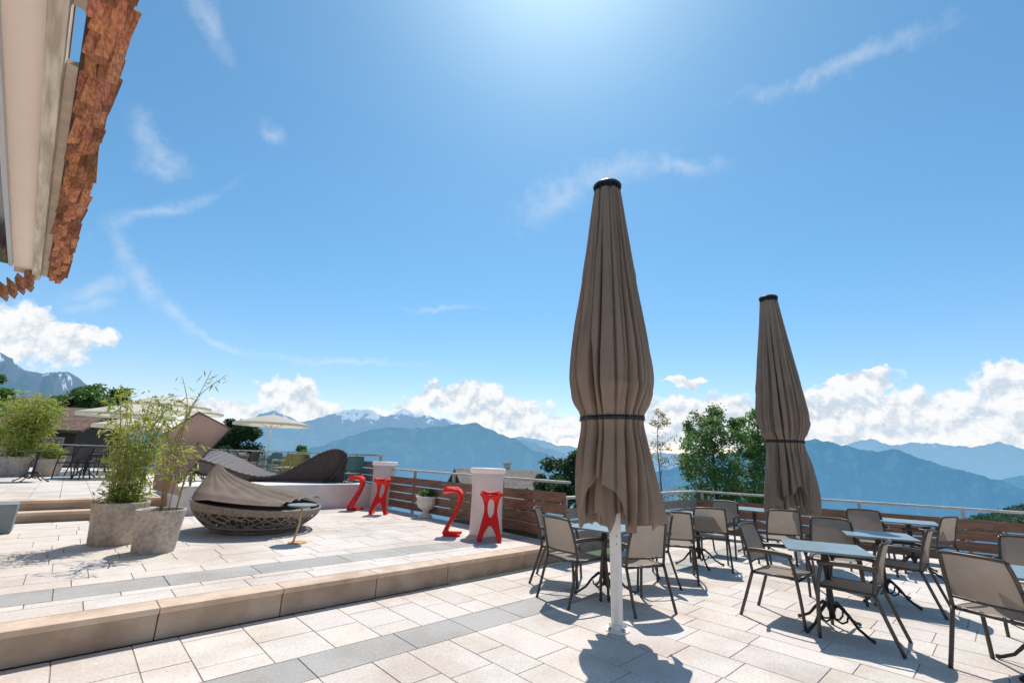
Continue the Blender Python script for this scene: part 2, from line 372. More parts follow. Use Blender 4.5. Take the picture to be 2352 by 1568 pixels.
# ---------------------------------------------------------------- closed parasols
def closed_parasol(label,seed,strapz=1.93,slim=1.0,drop=0):
    rnd=random.Random(seed)
    t=thing('closed_parasol',label,'parasol',group='closed taupe parasols')
    MB().lathe([(.11,.0),(.11,.012),(.07,.018),(.065,.05),(.058,.06)],24).build('base_plate',MT['alu'],t)
    for k in range(4):
        a=k*math.pi/2+.5; MB().lathe([(.016,.012),(.016,.03),(.008,.04)],8,(.09*math.cos(a),.09*math.sin(a),0)).build('bolt',MT['post'],t)
    m=MB(); m.lathe([(.056,.05),(.056,2.6)],8); m.build('pole',MT['alu'],t)
    for z in(.75,.82): MB().box((-.0,-.0535,z),(.012,.006,.02)).build('latch_hole',MT['post'],t)
    m=MB(); m.box((-.09,-.05,1.22),(.05,.05,.35)); m.tube([(-.1,-.06,1.35),(-.13,-.08,1.25),(-.12,-.08,1.08)],.012,6); m.build('crank',MT['blackp'],t)
    prof=crs([(.7,.36),(1.0,.355),(1.3,.338),(1.6,.315),(strapz-.07,.275),(strapz+.05,.285),(2.10,.34),(2.3,.378),(2.5,.375),(2.8,.345),(3.2,.297),(3.6,.248),(4.1,.187),(4.55,.135)])
    ph=[rnd.uniform(0,6.28) for _ in range(12)]
    N=540
    def tri(x): return abs((x%1.0)-.5)*2
    def saw(x):
        x=x%1.0
        return x/.9 if x<.9 else (1-x)/.1
    folds=[]
    for i in range(18):
        folds.append((6.2832*(i+rnd.uniform(-.38,.38))/18,rnd.uniform(.028,.06),rnd.uniform(.10,.30),rnd.uniform(0,6.28),rnd.uniform(.3,1.1),rnd.uniform(2.9,5.5)))
    def hem(a):
        return .80-drop+.46*max(0,math.sin(1.5*a+ph[0]))**2*.85+.17*tri(a*4/6.283+ph[1]+.1*math.sin(2*a))+.08*tri(a*9/6.283+ph[2])
    def rad(a,z):
        r=lerp(prof,z)*slim
        up=min(1,max(0,(4.65-z)/1.0)); lo=min(1,max(0,(strapz-z)/.9))
        drift=.06*math.sin(z*1.1+ph[3])+.035*math.sin(z*2.7+2*a+ph[4])
        dd=abs(z-strapz); am=1.0 if dd>.18 else .45+.55*dd/.18
        irr=.55+.6*noise.noise(Vector((math.cos(a)*1.8,math.sin(a)*1.8,z*.7+3*seed)))
        s1=saw((a+drift)*9/6.2832+.18*math.sin(2*a+ph[5])); s2=saw((-a+drift*1.5)*19/6.2832+ph[6]+.2*math.sin(3*a))
        f=1-am*(.15*s1*(.7+irr*.5)+.06*s2*(.5+irr*.6))*(.5+.5*up)
        for (fa,fw,fd,fp,ff,ze) in folds:
            c=fa+.06*math.sin(z*ff+fp)+.05*lo*math.sin(z*4+fp)
            d=(a-c+math.pi)%(2*math.pi)-math.pi
            if abs(d)<.3:
                ww=fw*(1+.9*lo); k=1/(1+math.exp((z-ze)*4)); f-=am*fd*k*(.6+.4*up)*math.exp(-(d/ww)**2)
        f+=.13*lo*math.sin(3*a+ph[8]+z)+.07*lo*math.sin(5*a+ph[9]+3*z)
        f+=.03*up*math.sin(a+ph[2]+z*.8)+.03*up*noise.noise(Vector((math.cos(a)*2.2,math.sin(a)*2.2,z*2.2+seed)))
        zc=strapz+.20+.12*math.sin(a+ph[1])
        sg=math.exp(-((z-zc)/.05)**2) if z>zc else math.exp(-((z-zc)/.10)**2)
        f+=.07*sg*(.5+.5*math.sin(2*a+ph[4]))
        return r*f*1.19
    def fn(u,v):
        a=2*math.pi*u; z0=hem(a); z=z0+(4.55-z0)*v
        r=rad(a,z); return (r*math.cos(a),r*math.sin(a),z)
    MB().grid(fn,N,150).build('canopy',MT['canopy'],t,True)
    def fn2(u,v):
        a=2*math.pi*u; z0=hem(a+2.1)+.06; z=z0+(2.2-z0)*v
        r=rad(a+.4,z)*.66
        return (r*math.cos(a),r*math.sin(a),z)
    MB().grid(fn2,180,24).build('canopy_lining',MT['canopy'],t,True)
    m=MB(); 
    def fs(u,v):
        a=2*math.pi*u; z=strapz+.045*(v-.5)+.010*math.sin(a+1); r=rad(a,strapz)+.006
        r=max(r,.285*slim); return (r*math.cos(a),r*math.sin(a),z)
    m.grid(fs,120,2).build('strap',MT['blackp'],t,True,solid=.006)
    m=MB(); m.lathe([(.10,4.5),(.135,4.53),(.135,4.60),(.16,4.605),(.165,4.63),(.15,4.65),(.06,4.665),(.02,4.67)],32)
    for k in range(16):
        a=2*math.pi*k/16; m.box((.145*math.cos(a),.145*math.sin(a),4.57),(.014,.014,.09))
    m.build('cap',MT['blackp'],t)
    return t
p1=closed_parasol('tall closed taupe parasol nearest the camera with black strap',3)
p1.location=G(1418,1447); p1.rotation_euler=(0,0,R_(-43))
p2=closed_parasol('smaller looking closed taupe parasol further back on the right',11,1.95,.97,.12)
p2.location=G(1834,1290); p2.rotation_euler=(0,0,R_(20))
# ---------------------------------------------------------------- bar tables, stools
def bar_table(label,u,v):
    t=thing('bar_table',label,'bar table',G(u,v,Z1),R_(-43),'white bar tables')
    m=MB(); m.lathe([(.25,0),(.278,.01),(.28,.05),(.272,.3),(.267,.6),(.272,.85),(.282,1.0)],40); m.build('column',MT['white_pl'],t,True)
    MB().lathe([(.282,1.002),(.308,1.01),(.312,1.03),(.308,1.08),(.295,1.09)],40).build('tabletop',MT['white_pl'],t,True)
    return t
bar_table('larger white plastic bar table between the two nearer red stools',1115,1227)
bar_table('smaller white plastic bar table behind the farther red stools',875,1165)
def red_stool(label,loc,rz,first=[None]):
    if first[0]: return dup(first[0],loc,rz,label)
    t=thing('bar_stool',label,'stool',loc,rz,'red plastic bar stools')
    path=smooth_path([(-.18,0,.69),(-.03,0,.71),(.08,0,.69),(.115,0,.61),(.09,0,.48),(.025,0,.33),(-.06,0,.17),(-.12,0,.035)],10)
    def P(s):
        x=s*(len(path)-1); i=min(int(x),len(path)-2); return path[i].lerp(path[i+1],x-i)
    wt=crs([(0,.13),(.10,.165),(.28,.175),(.42,.14),(.60,.105),(.78,.14),(1,.195)])
    def fn(u,v):
        p=P(u); w=lerp(wt,u); y=(v-.5)*2; return (p.x,y*w,p.z+(.045*y*y-.02)*max(0,1-u*2.2))
    def mask(u,v):
        w=lerp(wt,u); y=(v-.5)*2*w
        if ((u-.56)/.15)**2+(y/.054)**2<1: return False
        if u>.80 and abs(y)<.12*(((u-.80)/.20)**.5): return False
        return True
    MB().grid(fn,110,60,mask).build('body',MT['red'],t,True,solid=.06)
    for s in(-1,1): MB().box((.01,s*.157,.02),(.28,.065,.04)).build('foot_plate',MT['red'],t,bevel=.012)
    MB().grid(lambda u,v:(-.15+.21*u,(v-.5)*.27,.727+.045*((v-.5)*2*.8)**2),8,8).build('seat',MT['red'],t,True,solid=.012)
    first[0]=t; return t
red_stool('red plastic stool in profile left of the larger white bar table',G(1038,1228,Z1),R_(-43))
red_stool('red plastic stool seen head on in front of the larger white bar table',G(1124,1242,Z1),R_(47))
red_stool('red plastic stool in profile left of the smaller white bar table',G(815,1170,Z1),R_(-43))
red_stool('red plastic stool seen head on in front of the smaller white bar table',G(870,1180,Z1),R_(47))
# ---------------------------------------------------------------- plants
def leafblob(m,c,rad,n,ls,lw,rnd,droop=0):
    for _ in range(n):
        d=Vector((rnd.gauss(0,1),rnd.gauss(0,1),rnd.gauss(0,1))).normalized()*rnd.random()**.45
        p=Vector(c)+Vector((d.x*rad[0],d.y*rad[1],d.z*rad[2]))
        leaf(m,p,ls*rnd.uniform(.6,1.3),lw*rnd.uniform(.7,1.3),rnd,droop)
def leaf(m,p,l,w,rnd,droop=0):
    a=rnd.uniform(0,6.28); e=rnd.uniform(-.9,.9)-droop
    t=Vector((math.cos(a)*math.cos(e),math.sin(a)*math.cos(e),math.sin(e)))
    s=t.cross(Vector((rnd.gauss(0,1),rnd.gauss(0,1),rnd.gauss(0,1)))).normalized()
    m.add([p,p+t*l*.45+s*w,p+t*l,p+t*l*.45-s*w],[(0,1,2,3)])
def urn(label,u,v):
    t=thing('stone_urn',label,'urn',G(u,v,Z1),0,'pale stone urns')
    m=MB(); m.lathe([(.15,0),(.155,.03),(.12,.05),(.07,.09),(.06,.13),(.09,.16),(.16,.2),(.2,.28),(.205,.34),(.19,.37),(.23,.40),(.235,.43),(.2,.435),(.18,.40)],36,fn=lambda a,z:1+.03*math.cos(12*a)*(1 if .14<z<.36 else 0))
    m.build('urn_body',MT['urn'],t,True)
    rnd=random.Random(u); m=MB(); leafblob(m,(0,0,.47),(.17,.17,.09),700,.06,.015,rnd); m.build('foliage',MT['leaf'],t)
urn('pale stone urn with small green plant in front of the board fence',977,1188)
urn('pale stone urn half hidden behind the nearer red stool in profile',1052,1190)
def pot(t,r,h):
    MB().lathe([(r*.80,0),(r*.84,.02),(r*.9,h*.5),(r,h*.97),(r,h),(r*.9,h),(r*.88,h*.9)],40,cap=False,fn=lambda a,z:1+.012*math.sin(5*a+z*7)).build('pot',MT['concrete'],t,True)
    MB().lathe([(r*.02,h*.9),(r*.89,h*.91)],30).build('soil',MT['soil'],t)
def bamboo(label,loc,pr_,ph_,nst,hgt,spread,nleaf,seed,low=.15,tall=None,ll=.12,cat='potted bamboo',leafm=None,kpow=.8):
    t=thing('potted_bamboo',label,cat,loc,0); pot(t,pr_,ph_)
    rnd=random.Random(seed); stems=[]; m=MB()
    for i in range(nst):
        a=rnd.uniform(0,6.28); r=rnd.uniform(0,pr_*.6); b=Vector((r*math.cos(a),r*math.sin(a),ph_*.9))
        h=hgt*rnd.uniform(.45,1); s=spread*rnd.uniform(.3,1)*h/hgt; a2=a+rnd.uniform(-.8,.8)
        pts=smooth_path([b,b+Vector((s*.25*math.cos(a2),s*.25*math.sin(a2),h*.5)),b+Vector((s*.6*math.cos(a2),s*.6*math.sin(a2),h*.85)),b+Vector((s*math.cos(a2),s*math.sin(a2),h))],5)
        stems.append(pts); m.tube(pts,[.007*(1-.7*k/len(pts)) for k in range(len(pts))],5)
    if tall:
        for tp in tall:
            pts=smooth_path([Vector((0,0,ph_*.9))]+[Vector(q) for q in tp],6); stems.append(pts); m.tube(pts,[.009*(1-.7*k/len(pts)) for k in range(len(pts))],5)
    m.build('stems',MT['bstem'],t,True)
    m=MB()
    for _ in range(nleaf):
        pts=rnd.choice(stems); k=rnd.random()**kpow
        k=low+(1-low)*k; i=min(int(k*(len(pts)-1)),len(pts)-2); p=pts[i].lerp(pts[i+1],rnd.random())
        off=Vector((rnd.gauss(0,1),rnd.gauss(0,1),rnd.gauss(0,.7)))*.075*spread/.4
        leaf(m,p+off,ll*rnd.uniform(.6,1.3),ll*.095,rnd,.35)
    m.build('foliage',leafm or MT['bleaf'],t)
    return t
def LR(dx,dz,dy=0):
    v=RH*dx+FH*dy; return (v.x,v.y,dz)
bamboo('bushy bamboo in the left rough concrete pot beside the round daybed',G(258,1247,Z1),.315,.53,26,1.60,.47,2500,1,.03,kpow=1.6)
bamboo('sparse tall bamboo with reddish stems in the smaller front concrete pot',G(351,1266,Z1),.265,.50,7,1.15,.3,280,2,.3,
       tall=[[LR(.02,1.3),LR(.15,1.9),LR(.5,2.25)],[LR(-.05,1.2),LR(.1,1.7),LR(.28,2.3)],[LR(.05,1.2),LR(.05,1.8),LR(-.1,2.2)]])
bamboo('large yellow green bush in a concrete pot at the left picture edge',G(22,1093,Z2),.40,.55,34,1.8,.85,4600,5,.05,ll=.18)
bamboo('small leafy plant in a concrete pot beside the black bistro table',G(104,1093,Z2),.34,.5,16,.5,.45,1100,6,.15,ll=.14)
bx=G(5,1222,Z1); m=MB(); m.box((bx.x-.12,bx.y,Z1+.2),(.42,.42,.4)); tag(m.build('planter_box',MT['bluebox'],bevel=.01),'blue grey box at the left edge before the steps','planter box')
# ---------------------------------------------------------------- daybed
db=thing('round_daybed','round woven daybed with folded brown canopy beside the potted bamboo','daybed',G(585,1215,Z1),R_(-43))
def rimz(a): return .41-.08*math.cos(a)
def shell(a,t):
    r=.62+.34*math.sin(t*math.pi*.5)**.9; z=.03+(rimz(a)-.03)*t
    return Vector((r*math.cos(a),r*math.sin(a),z))
MB().grid(lambda u,v:shell(2*math.pi*u,.35+.60*v)*.93+Vector((0,0,.01)),60,10).build('shade_liner',MT['ribbon'],db,True)  # dark sheet added to stand in for the shaded basket interior
m=MB()
for i in range(7):
    tt=.80+.031*i; m.tube([shell(2*math.pi*k/60,tt) for k in range(61)],.0095,5,False)
m.tube([shell(2*math.pi*k/60,1)+Vector((0,0,.01)) for k in range(61)],.022,6,False)
m.build('woven_band',MT['rope'],db,True)
m=MB()
rnd=random.Random(9)
for i in range(46):
    for s in(-1,1):
        o_=rnd.uniform(-.05,.05); m.tube([shell(2*math.pi*i/46+o_+s*rnd.uniform(.35,.75)*(1-k/7),k/7*.98) for k in range(8)],.0085,5,False)
for tt in(0,.2): m.tube([shell(2*math.pi*k/60,tt) for k in range(61)],.014,6,False)
m.build('rope_lattice',MT['rope'],db,True)
MB().lathe([(.02,.2),(.70,.2),(.80,.24),(.82,.30),(.80,.335),(.4,.345),(.02,.345)],48).build('mattress',MT['sling_dark'],db,True)  # dark cloth carries the shade inside the basket in its colour
Hx=crs([(-.97,.46),(-.93,.62),(-.86,.92),(-.79,1.03),(-.64,.90),(-.35,.75),(.0,.64),(.35,.56),(.74,.46)])
def cf(u,v):
    x=-.965+1.62*u; ym=math.sqrt(max(.0001,.965**2-x*x)); y=(v*2-1)
    a=math.atan2(y*ym,x); rz=rimz(a)+.02+.12*min(1,u*2.5)
    hh=lerp(Hx,x); sh=(1-abs(y)**1.1)
    # taut ribs fanning out from the raised peak
    an=math.atan2(y*ym,x+.86); c0=(an*4.2)%1; cre=math.sin(math.pi*c0)
    z=rz+(hh-rz)*sh+.045*(cre-.6)*sh*(.3+u)+.03*noise.noise(Vector((x*5,y*3,2)))*sh
    if abs(y)>.86: z-=(abs(y)-.86)*.35
    return (x+.06*(1-sh)*u,y*ym*1.015,z)
MB().grid(cf,130,90).build('canopy',MT['hood'],db,True)
m=MB(); m.tube([Vector(cf(1,j/20))+Vector((0,0,.01)) for j in range(21)],.012,6)
m.build('canopy_hoop',MT['rope'],db,True)
st=thing('side_table','small round dark side table with oak stem in front of the daybed','table',G(683,1246,Z1),R_(-43))
MB().lathe([(.19,.5),(.2,.503),(.2,.518),(.19,.522)],32).build('tabletop',MT['bluebox'],st)
MB().tube([(-.06,.0,.015),(-.01,0,.25),(.0,0,.5)],.014,8).build('stem',MT['oak'],st,True)
MB().lathe([(.13,0),(.13,.012),(.02,.02)],28).build('base_plate',MT['oak'],st)
# ---------------------------------------------------------------- wave lounger
wp=WG(622,12.0,.78); 
wl=thing('wave_lounger','dark woven wave shaped lounger on the white platform','lounger',wp,R_(-28))
top=smooth_path([(-1.72,0,.24),(-1.80,0,.38),(-1.70,0,.52),(-1.4,0,.55),(-.95,0,.40),(-.45,0,.20),(0,0,.11),(.4,0,.17),(.8,0,.38),(1.15,0,.58),(1.45,0,.69),(1.68,0,.66),(1.76,0,.56),(1.66,0,.36),(1.46,0,.1),(1.3,0,.02)],10)
def wf(u,v):
    x=u*(len(top)-1); i=min(int(x),len(top)-2); p=top[i].lerp(top[i+1],x-i)
    w=.62+.1*math.sin(u*math.pi*2); tilt=.22*math.sin(math.pi*2*u+.6)
    return (p.x+.0,(v-.5)*2*w,max(.02,p.z+tilt*(v-.5)+ .006*math.sin(x*2.2)))
MB().grid(wf,300,14).build('ribbon',MT['ribbon'],wl,True,solid=.05)
und=smooth_path([(-1.74,0,.30),(-1.55,0,.18),(-1.1,0,.08),(-.6,0,.03),(0,0,.015),(.7,0,.015),(1.3,0,.03)],10)
def uf(u,v):
    x=u*(len(und)-1); i=min(int(x),len(und)-2); p=und[i].lerp(und[i+1],x-i)
    return (p.x,(v-.5)*1.16,max(.02,p.z))
MB().grid(uf,80,8).build('underside',MT['ribbonlit'],wl,True,solid=.03)
for s in(-1,1):
    def sf(u,v,s=s):
        a=wf(.02+u*.78,.5+.47*s); 
        lo=Vector((a[0],a[1],.02 if a[0]>-.6 else lerp([(-1.8,.30),(-1.1,.09),(-.6,.02)],a[0])))
        q=Vector(a).lerp(lo,v); q.y+=-s*(.05*v+.008*abs(math.sin(u*90))); return q
    MB().grid(lambda u,v:sf(u*.42,v),200,6).build('side_panel',MT['ribbonlit'],wl,True)
    MB().grid(lambda u,v:sf(.42+u*.58,v),200,6).build('side_panel',MT['ribbon'],wl,True)
# ---------------------------------------------------------------- brown shade panel
A=W(457,946,9.4); B=W(530,984,9.1); Cc=W(408,1110,8.9); D=W(366,1003,9.4)
sh=thing('tilted_shade_panel','tilted brown fabric shade panel behind the potted bamboo','shade')
def sfn(u,v):
    p=(A.lerp(B,u)).lerp(D.lerp(Cc,u),v); return p+FH*.22*math.sin(math.pi*u)*math.sin(math.pi*v)-UPV*.05*math.sin(math.pi*u)*math.sin(math.pi*v)
MB().grid(sfn,16,16).build('fabric',MT['shade'],sh,True)
E=W(350,1125,9.0)
MB().grid(lambda u,v:D.lerp(Cc,u).lerp(E.lerp(W(415,1140,8.95),u),v)+FH*.06*math.sin(math.pi*u),10,10).build('lower_flap',MT['shade'],sh,True)
m=MB(); m.tube([A,B],.014,6); m.tube([A,D],.014,6); m.tube([B,Cc],.014,6); m.build('frame',MT['ribbon'],sh)
m=MB(); m.tube([sfn(.5,.5),Vector((sfn(.5,.5).x,sfn(.5,.5).y,Z1))],.02,8); m.build('pole',MT['ribbon'],sh)
# ---------------------------------------------------------------- open cream parasols
def open_parasol(label,u,dist,vtop,wid):
    base=WG(u,dist,Z2); ztop=W(u,vtop,dist).z-Z2
    t=thing('open_parasol',label,'parasol',base,R_(20),'open cream parasols on the upper terrace')
    rr=wid/2
    def fnr(a): seg=abs(((a*8/(2*math.pi))%1)-.5)*2; return 1-.06*(1-seg)
    def fn(uu,v):
        a=2*math.pi*uu; r=rr*v*(1-(1-fnr(a))*v); z=ztop-.02-(.36*rr/1.4)*v**1.15
        return (r*math.cos(a),r*math.sin(a),z)
    MB().grid(fn,64,8).build('canopy',MT['cream'],t,False)
    def vf(uu,v):
        a=2*math.pi*uu; r=rr*fnr(a); z=ztop-.02-.36*rr/1.4-.09*v; return (r*math.cos(a),r*math.sin(a),z)
    MB().grid(vf,64,1).build('valance',MT['cream'],t)
    m=MB()
    for k in range(8):
        a=2*math.pi*(k+.0)/8; m.tube([(0,0,ztop-.55),(rr*.5*math.cos(a),rr*.5*math.sin(a),ztop-.28)],.01,5)
    m.build('ribs',MT['alu'],t)
    MB().tube([(0,0,0),(0,0,ztop+.05)],.025,8).build('pole',MT['alu'],t,True)
    MB().lathe([(.3,0),(.3,.06),(.05,.08)],20).build('base_plate',MT['concrete'],t)
open_parasol('open cream parasol standing free left of the mountains behind the wave lounger',605,17.3,950,2.6)
open_parasol('open cream parasol at far left in front of the dark chalet roofs',262,17,926,3.0)
open_parasol('open cream parasol above the bushy bamboo, partly hidden by its leaves',352,19,908,3.2)
open_parasol('lower open cream parasol just left of the bushy bamboo',270,14.5,957,1.9)
open_parasol('open cream parasol behind the tilted brown shade panel',400,22,925,3.2)
# ---------------------------------------------------------------- upper terrace furniture
ch2=make_chair('terrace_chair','x',MT['iron'],MT['sling_dark'],'dark chairs on the upper terrace')
lst=[(160,13.5,40,'dark chair on the upper terrace beside the small potted plant'),(187,15,-30,'dark chair right of the small potted plant, further back'),(212,13.6,80,'dark chair left of the bushy bamboo on the upper terrace'),
(150,18,10,'distant dark chair behind the small potted plant'),(228,17,200,'distant dark chair just left of the bushy bamboo'),(425,13.4,60,'dark chair between brown shade panel and wave lounger'),(447,14.2,100,'second dark chair left of the wave lounger'),
(470,17.5,0,'dark chair behind the left end of the wave lounger'),(512,18.3,150,'dark chair further back above the wave lounger, left of the cream parasol'),(545,17.6,220,'dark chair above the dip of the wave lounger'),(565,19,30,'farthest dark chair left of the cream parasol pole')]
for i,(u,d,r,lab) in enumerate(lst):
    p=WG(u,d,Z2)
    if i==0: ch2.location=p; ch2.rotation_euler=(0,0,R_(r)); ch2['label']=lab
    else: dup(ch2,p,R_(r),lab)
def colchair(m_,lst,cat):
    c0=None
    for u,d,r,lab in lst:
        p=WG(u,d,Z2)
        if c0 is None: c0=make_chair('terrace_chair',lab,m_,m_,cat); c0.location=p; c0.rotation_euler=(0,0,R_(r))
        else: dup(c0,p,R_(r),lab)
colchair(MT['teal'],[(768,12.9,60,'teal chair beside the fence right of the wave lounger'),(795,12.4,10,'second teal chair nearest the fence end'),(612,16,120,'teal chair beside the cream parasol pole')],'teal chairs')
colchair(MT['yellow'],[(645,15.2,30,'yellow chair right of the cream parasol pole'),(683,14.3,-20,'yellow chair by the fence above the wave lounger'),(662,16,90,'farther yellow chair behind the two at the fence')],'yellow chairs')
for i,(u,d,lab) in enumerate([(190,14.2,'black table among the dark chairs left of the bushy bamboo'),(70,12.0,'black bistro table in front of the two left concrete pots'),(528,17,'black table behind the wave lounger'),(435,15.4,'black table behind the brown shade panel'),(716,13.9,'black table beside the yellow chairs')]):
    p=WG(u,d,Z2)
    if i==0: tb=make_table(lab,MT['iron'],'black tables on the upper terrace'); tb.location=p
    else: dup(tb,p,R_(i*17),lab)
# ---------------------------------------------------------------- big building, left
ZE=5.5
def at_z(u,v,z): 
    d=ray(u,v); return CAM+d*((z-H)/d.z)
pA=at_z(330,0,ZE); pB=at_z(152,650,ZE)
dirE=(pB-pA).normalized(); angE=math.atan2(dirE.y,dirE.x); LE=(pB-pA).length
bld=thing('chalet_building','large building edge at upper left with beige soffit and brown wooden shakes','building',(pB.x,pB.y,0),angE)
XL=-(LE+9)
def offs(u,v,z=ZE):
    q=at_z(u,v,z)-pB; return q.x*(-dirE.y)+q.y*dirE.x
def xs(u,v):
    return (at_z(u,v,ZE)-pB).dot(dirE)
o1=offs(202,0); o2=offs(166,0); o3=offs(112,0); ot=(offs(40,600)+offs(0,320))/2
MB().box((XL/2,(o3+ot)/2,ZE+.09),(-XL,ot-o3,.14)).build('soffit',MT['plaster'],bld)
MB().box((XL/2-.02,(o2+o3)/2,ZE+.04),(-XL,o3-o2-.006,.26)).build('beam',MT['conc2'],bld,bevel=.01)
g0=xs(185,30); g1=xs(180,170); g0,g1=min(g0,g1),max(g0,g1)
for lo_,hi_ in((XL,g0),(g1,-.05)):
    m=MB(); x=hi_
    while x>lo_:
        m.box((x,(o1+o2)/2,ZE+.1),(.05,o2-o1-.004,.11),Matrix.Rotation(.5,3,'Y')); x-=.075
    m.build('louver',MT['louver'],bld)
MB().box((XL/2,o1-.02,ZE+.14),(-XL,.04,.2)).build('fascia_batten',MT['chaletwood'],bld)
rnd=random.Random(4)
m=MB(); rows=4
for row in range(rows):
    yb=.045+(o1-.08)*(row+.5)/rows
    x=rnd.uniform(-.25,0)
    while x>XL:
        ln=rnd.uniform(.40,.75); w=(o1-.0)/rows*rnd.uniform(.95,1.35); g=rnd.uniform(.4,1.35)
        rot=Matrix.Rotation(R_(19)+rnd.uniform(-.05,.22),3,'Y')@Matrix.Rotation(rnd.uniform(-.8,.05),3,'X')@Matrix.Rotation(rnd.uniform(-.14,.14),3,'Z')
        m.box((x-ln/2,yb+rnd.uniform(-.03,.02),ZE+.08-row*.012+rnd.uniform(-.05,.03)),(ln,w,.03),rot,(g,g*rnd.uniform(.8,.98),g*rnd.uniform(.72,.98)))
        x-=ln*rnd.uniform(.5,.8)
m.build('roof_shakes',MT['shingle'],bld)
MB().box((XL/2,o2+.03+1.2,ZE+.42),(-XL,2.4,.2),Matrix.Rotation(R_(-6),3,'X')).build('roof',MT['rooftile'],bld)
MB().box((XL/2-2,ot+2.2,ZE/2-.2),(-XL-4,.4,ZE-.4)).build('wall',MT['plaster'],bld)
MB().box((XL/2-.4,ot+.03,ZE-.0),(-XL-.8,.06,.16)).build('window_head',MT['trim'],bld)
MB().box((XL/2-.4,ot+.35,ZE-.02),(-XL-.8,.56,.04)).build('window_pane',MT['glass'],bld)
m=MB()
for row in range(10):
    x=1.0-row*.05
    while x>-.3:
        w=rnd.uniform(.3,.45); g=rnd.uniform(.6,1.2); m.box((x-.2,ot-.28+row*.12,ZE-.10-row*.13),(w,.22,.02),Matrix.Rotation(.65,3,'X')@Matrix.Rotation(rnd.uniform(0,.2),3,'Y'),(g,g,g)); x-=w*.7
m.build('lower_shakes',MT['shingle'],bld)
# ---------------------------------------------------------------- houses
def house(label,p,rz,w,d,hw,hr,wm,rm,win=3,oh=.8,chim=True):
    t=thing('chalet_house',label,'house',p,rz)
    m=MB(); m.add([(-w/2,-d/2,-4),(w/2,-d/2,-4),(w/2,d/2,-4),(-w/2,d/2,-4),(-w/2,-d/2,hw),(w/2,-d/2,hw),(w/2,d/2,hw),(-w/2,d/2,hw),(-w/2,0,hw+hr),(w/2,0,hw+hr)],
        [(0,1,5,4),(2,3,7,6),(1,2,6,9,5),(3,0,4,8,7)]); m.build('wall',wm,t)
    rf=MB()
    for s in(-1,1):
        k=hr/(d/2); y1=s*(d/2+oh); z1=hw-k*oh
        vs=[(-w/2-oh,0,hw+hr+.05),(w/2+oh,0,hw+hr+.05),(w/2+oh,y1,z1+.05),(-w/2-oh,y1,z1+.05)]
        rf.add(vs+[(a,b,c+.2) for a,b,c in vs],[(0,1,2,3),(4,5,6,7),(0,1,5,4),(1,2,6,5),(2,3,7,6),(3,0,4,7)])
    ro=rf.build('roof',rm,t)
    if chim:
        MB().box((w*.2,d*.1,hw+hr+.2),(.45,.45,1.0)).box((w*.2,d*.1,hw+hr+.74),(.6,.6,.1)).build('chimney',MT['conc2'],ro)
    for i in range(win):
        x=-w/2+w*(i+.5)/win
        f=MB().box((x,-d/2-.03,hw*.55),(1.1,.1,1.2)).build('window',MT['white_wall'],t)
        MB().box((x,-d/2-.09,hw*.55),(.9,.04,1.0)).build('pane',MT['glass'],f)
    MB().box((0,-d/2-.5,hw*.28),(w*.9,.9,.1)).box((0,-d/2-.93,hw*.28+.5),(w*.9,.05,.8)).build('balcony',MT['chaletwood'],t)
    return t
RZ=R_(-43)
q=W(150,1000,36); q.z-=2.2; house('dark wooden chalet with brown roof behind the far left parasols',q,RZ+.25,4.6,6,2.6,1.5,MT['chaletwood'],MT['rooftile'],2,.6,False)
q=W(100,955,50); q.z-=2.4; house('upper dark chalet whose roof shows above the other chalet',q,RZ-.15,6,6,2.9,1.3,MT['chaletwood'],MT['rooftile'],3,.7,False)
q=W(1140,1130,38); q.z-=2.7; house('chalet below the fence with grey slate roof, right of the larger bar table',q,RZ+.35,5.4,7,2.5,1.7,MT['chaletwood'],MT['roofgrey'])
q=W(530,1062,30); q.z-=1.6; house('small white kiosk roof behind the wave lounger',q,RZ,1.6,2.0,1.7,.3,MT['white_wall'],MT['roofgrey'],1,.15,False)
# ---------------------------------------------------------------- trees
def tree(label,base,h,cr,ch,lm,n,ls,seed,nm='leafy_tree',ncl=26,tr=.12,low=.25,cone=False,cs=1.0):
    t=thing(nm,label,'tree',base); rnd=random.Random(seed)
    m=MB(); pts=smooth_path([(0,0,-2),(rnd.uniform(-.1,.1),0,h*.3),(rnd.uniform(-.2,.2),.1,h*.65),(0,0,h*.97)],5)
    m.tube(pts,[tr*(1-.85*i/len(pts)) for i in range(len(pts))],8); cl=[]
    for i in range(ncl):
        k=rnd.random(); z=h*(low+(1-low)*k); a=rnd.uniform(0,6.28)
        prof=(1-k)**.8 if cone else math.sin(math.pi*(.18+.78*k))**.8
        r=cr*prof*rnd.uniform(.35,1.0)
        c=Vector((r*math.cos(a),r*math.sin(a),z+ (0 if not cone else -r*.25))); cl.append((c,k))
        m.tube([(0,0,max(.2,z-r*.5)),c*.5+Vector((0,0,(z-r*.3)*.5)),c],[tr*.3,tr*.2,tr*.08],5)
    m.build('trunk',MT['bark'],t,True); m=MB()
    for c,k in cl:
        s=cr*rnd.uniform(.22,.4)*(1-.4*k)*cs
        leafblob(m,c,(s,s,s*(.5 if cone else .95)),n//ncl,ls,ls*.33,rnd,.2)
    leafblob(m,(0,0,h*(low+.97)/2),(cr*.35,cr*.35,h*(1-low)*.5),n//12,ls,ls*.33,rnd)
    m.build('crown',lm,t)
def tr(label,u,vt,vb,d,cr,lm,n,ls,seed,**k):
    b=W(u,vb,d); tp=W(u,vt,d); b.x,b.y=tp.x,tp.y
    tree(label,b,tp.z-b.z,cr,0,lm,n,ls,seed,**k)
tr('birch left of the smaller closed parasol beyond the fence',1632,942,1190,17,1.6,MT['birch'],14000,.10,1,ncl=90,tr=.06,low=.05,cs=.85)
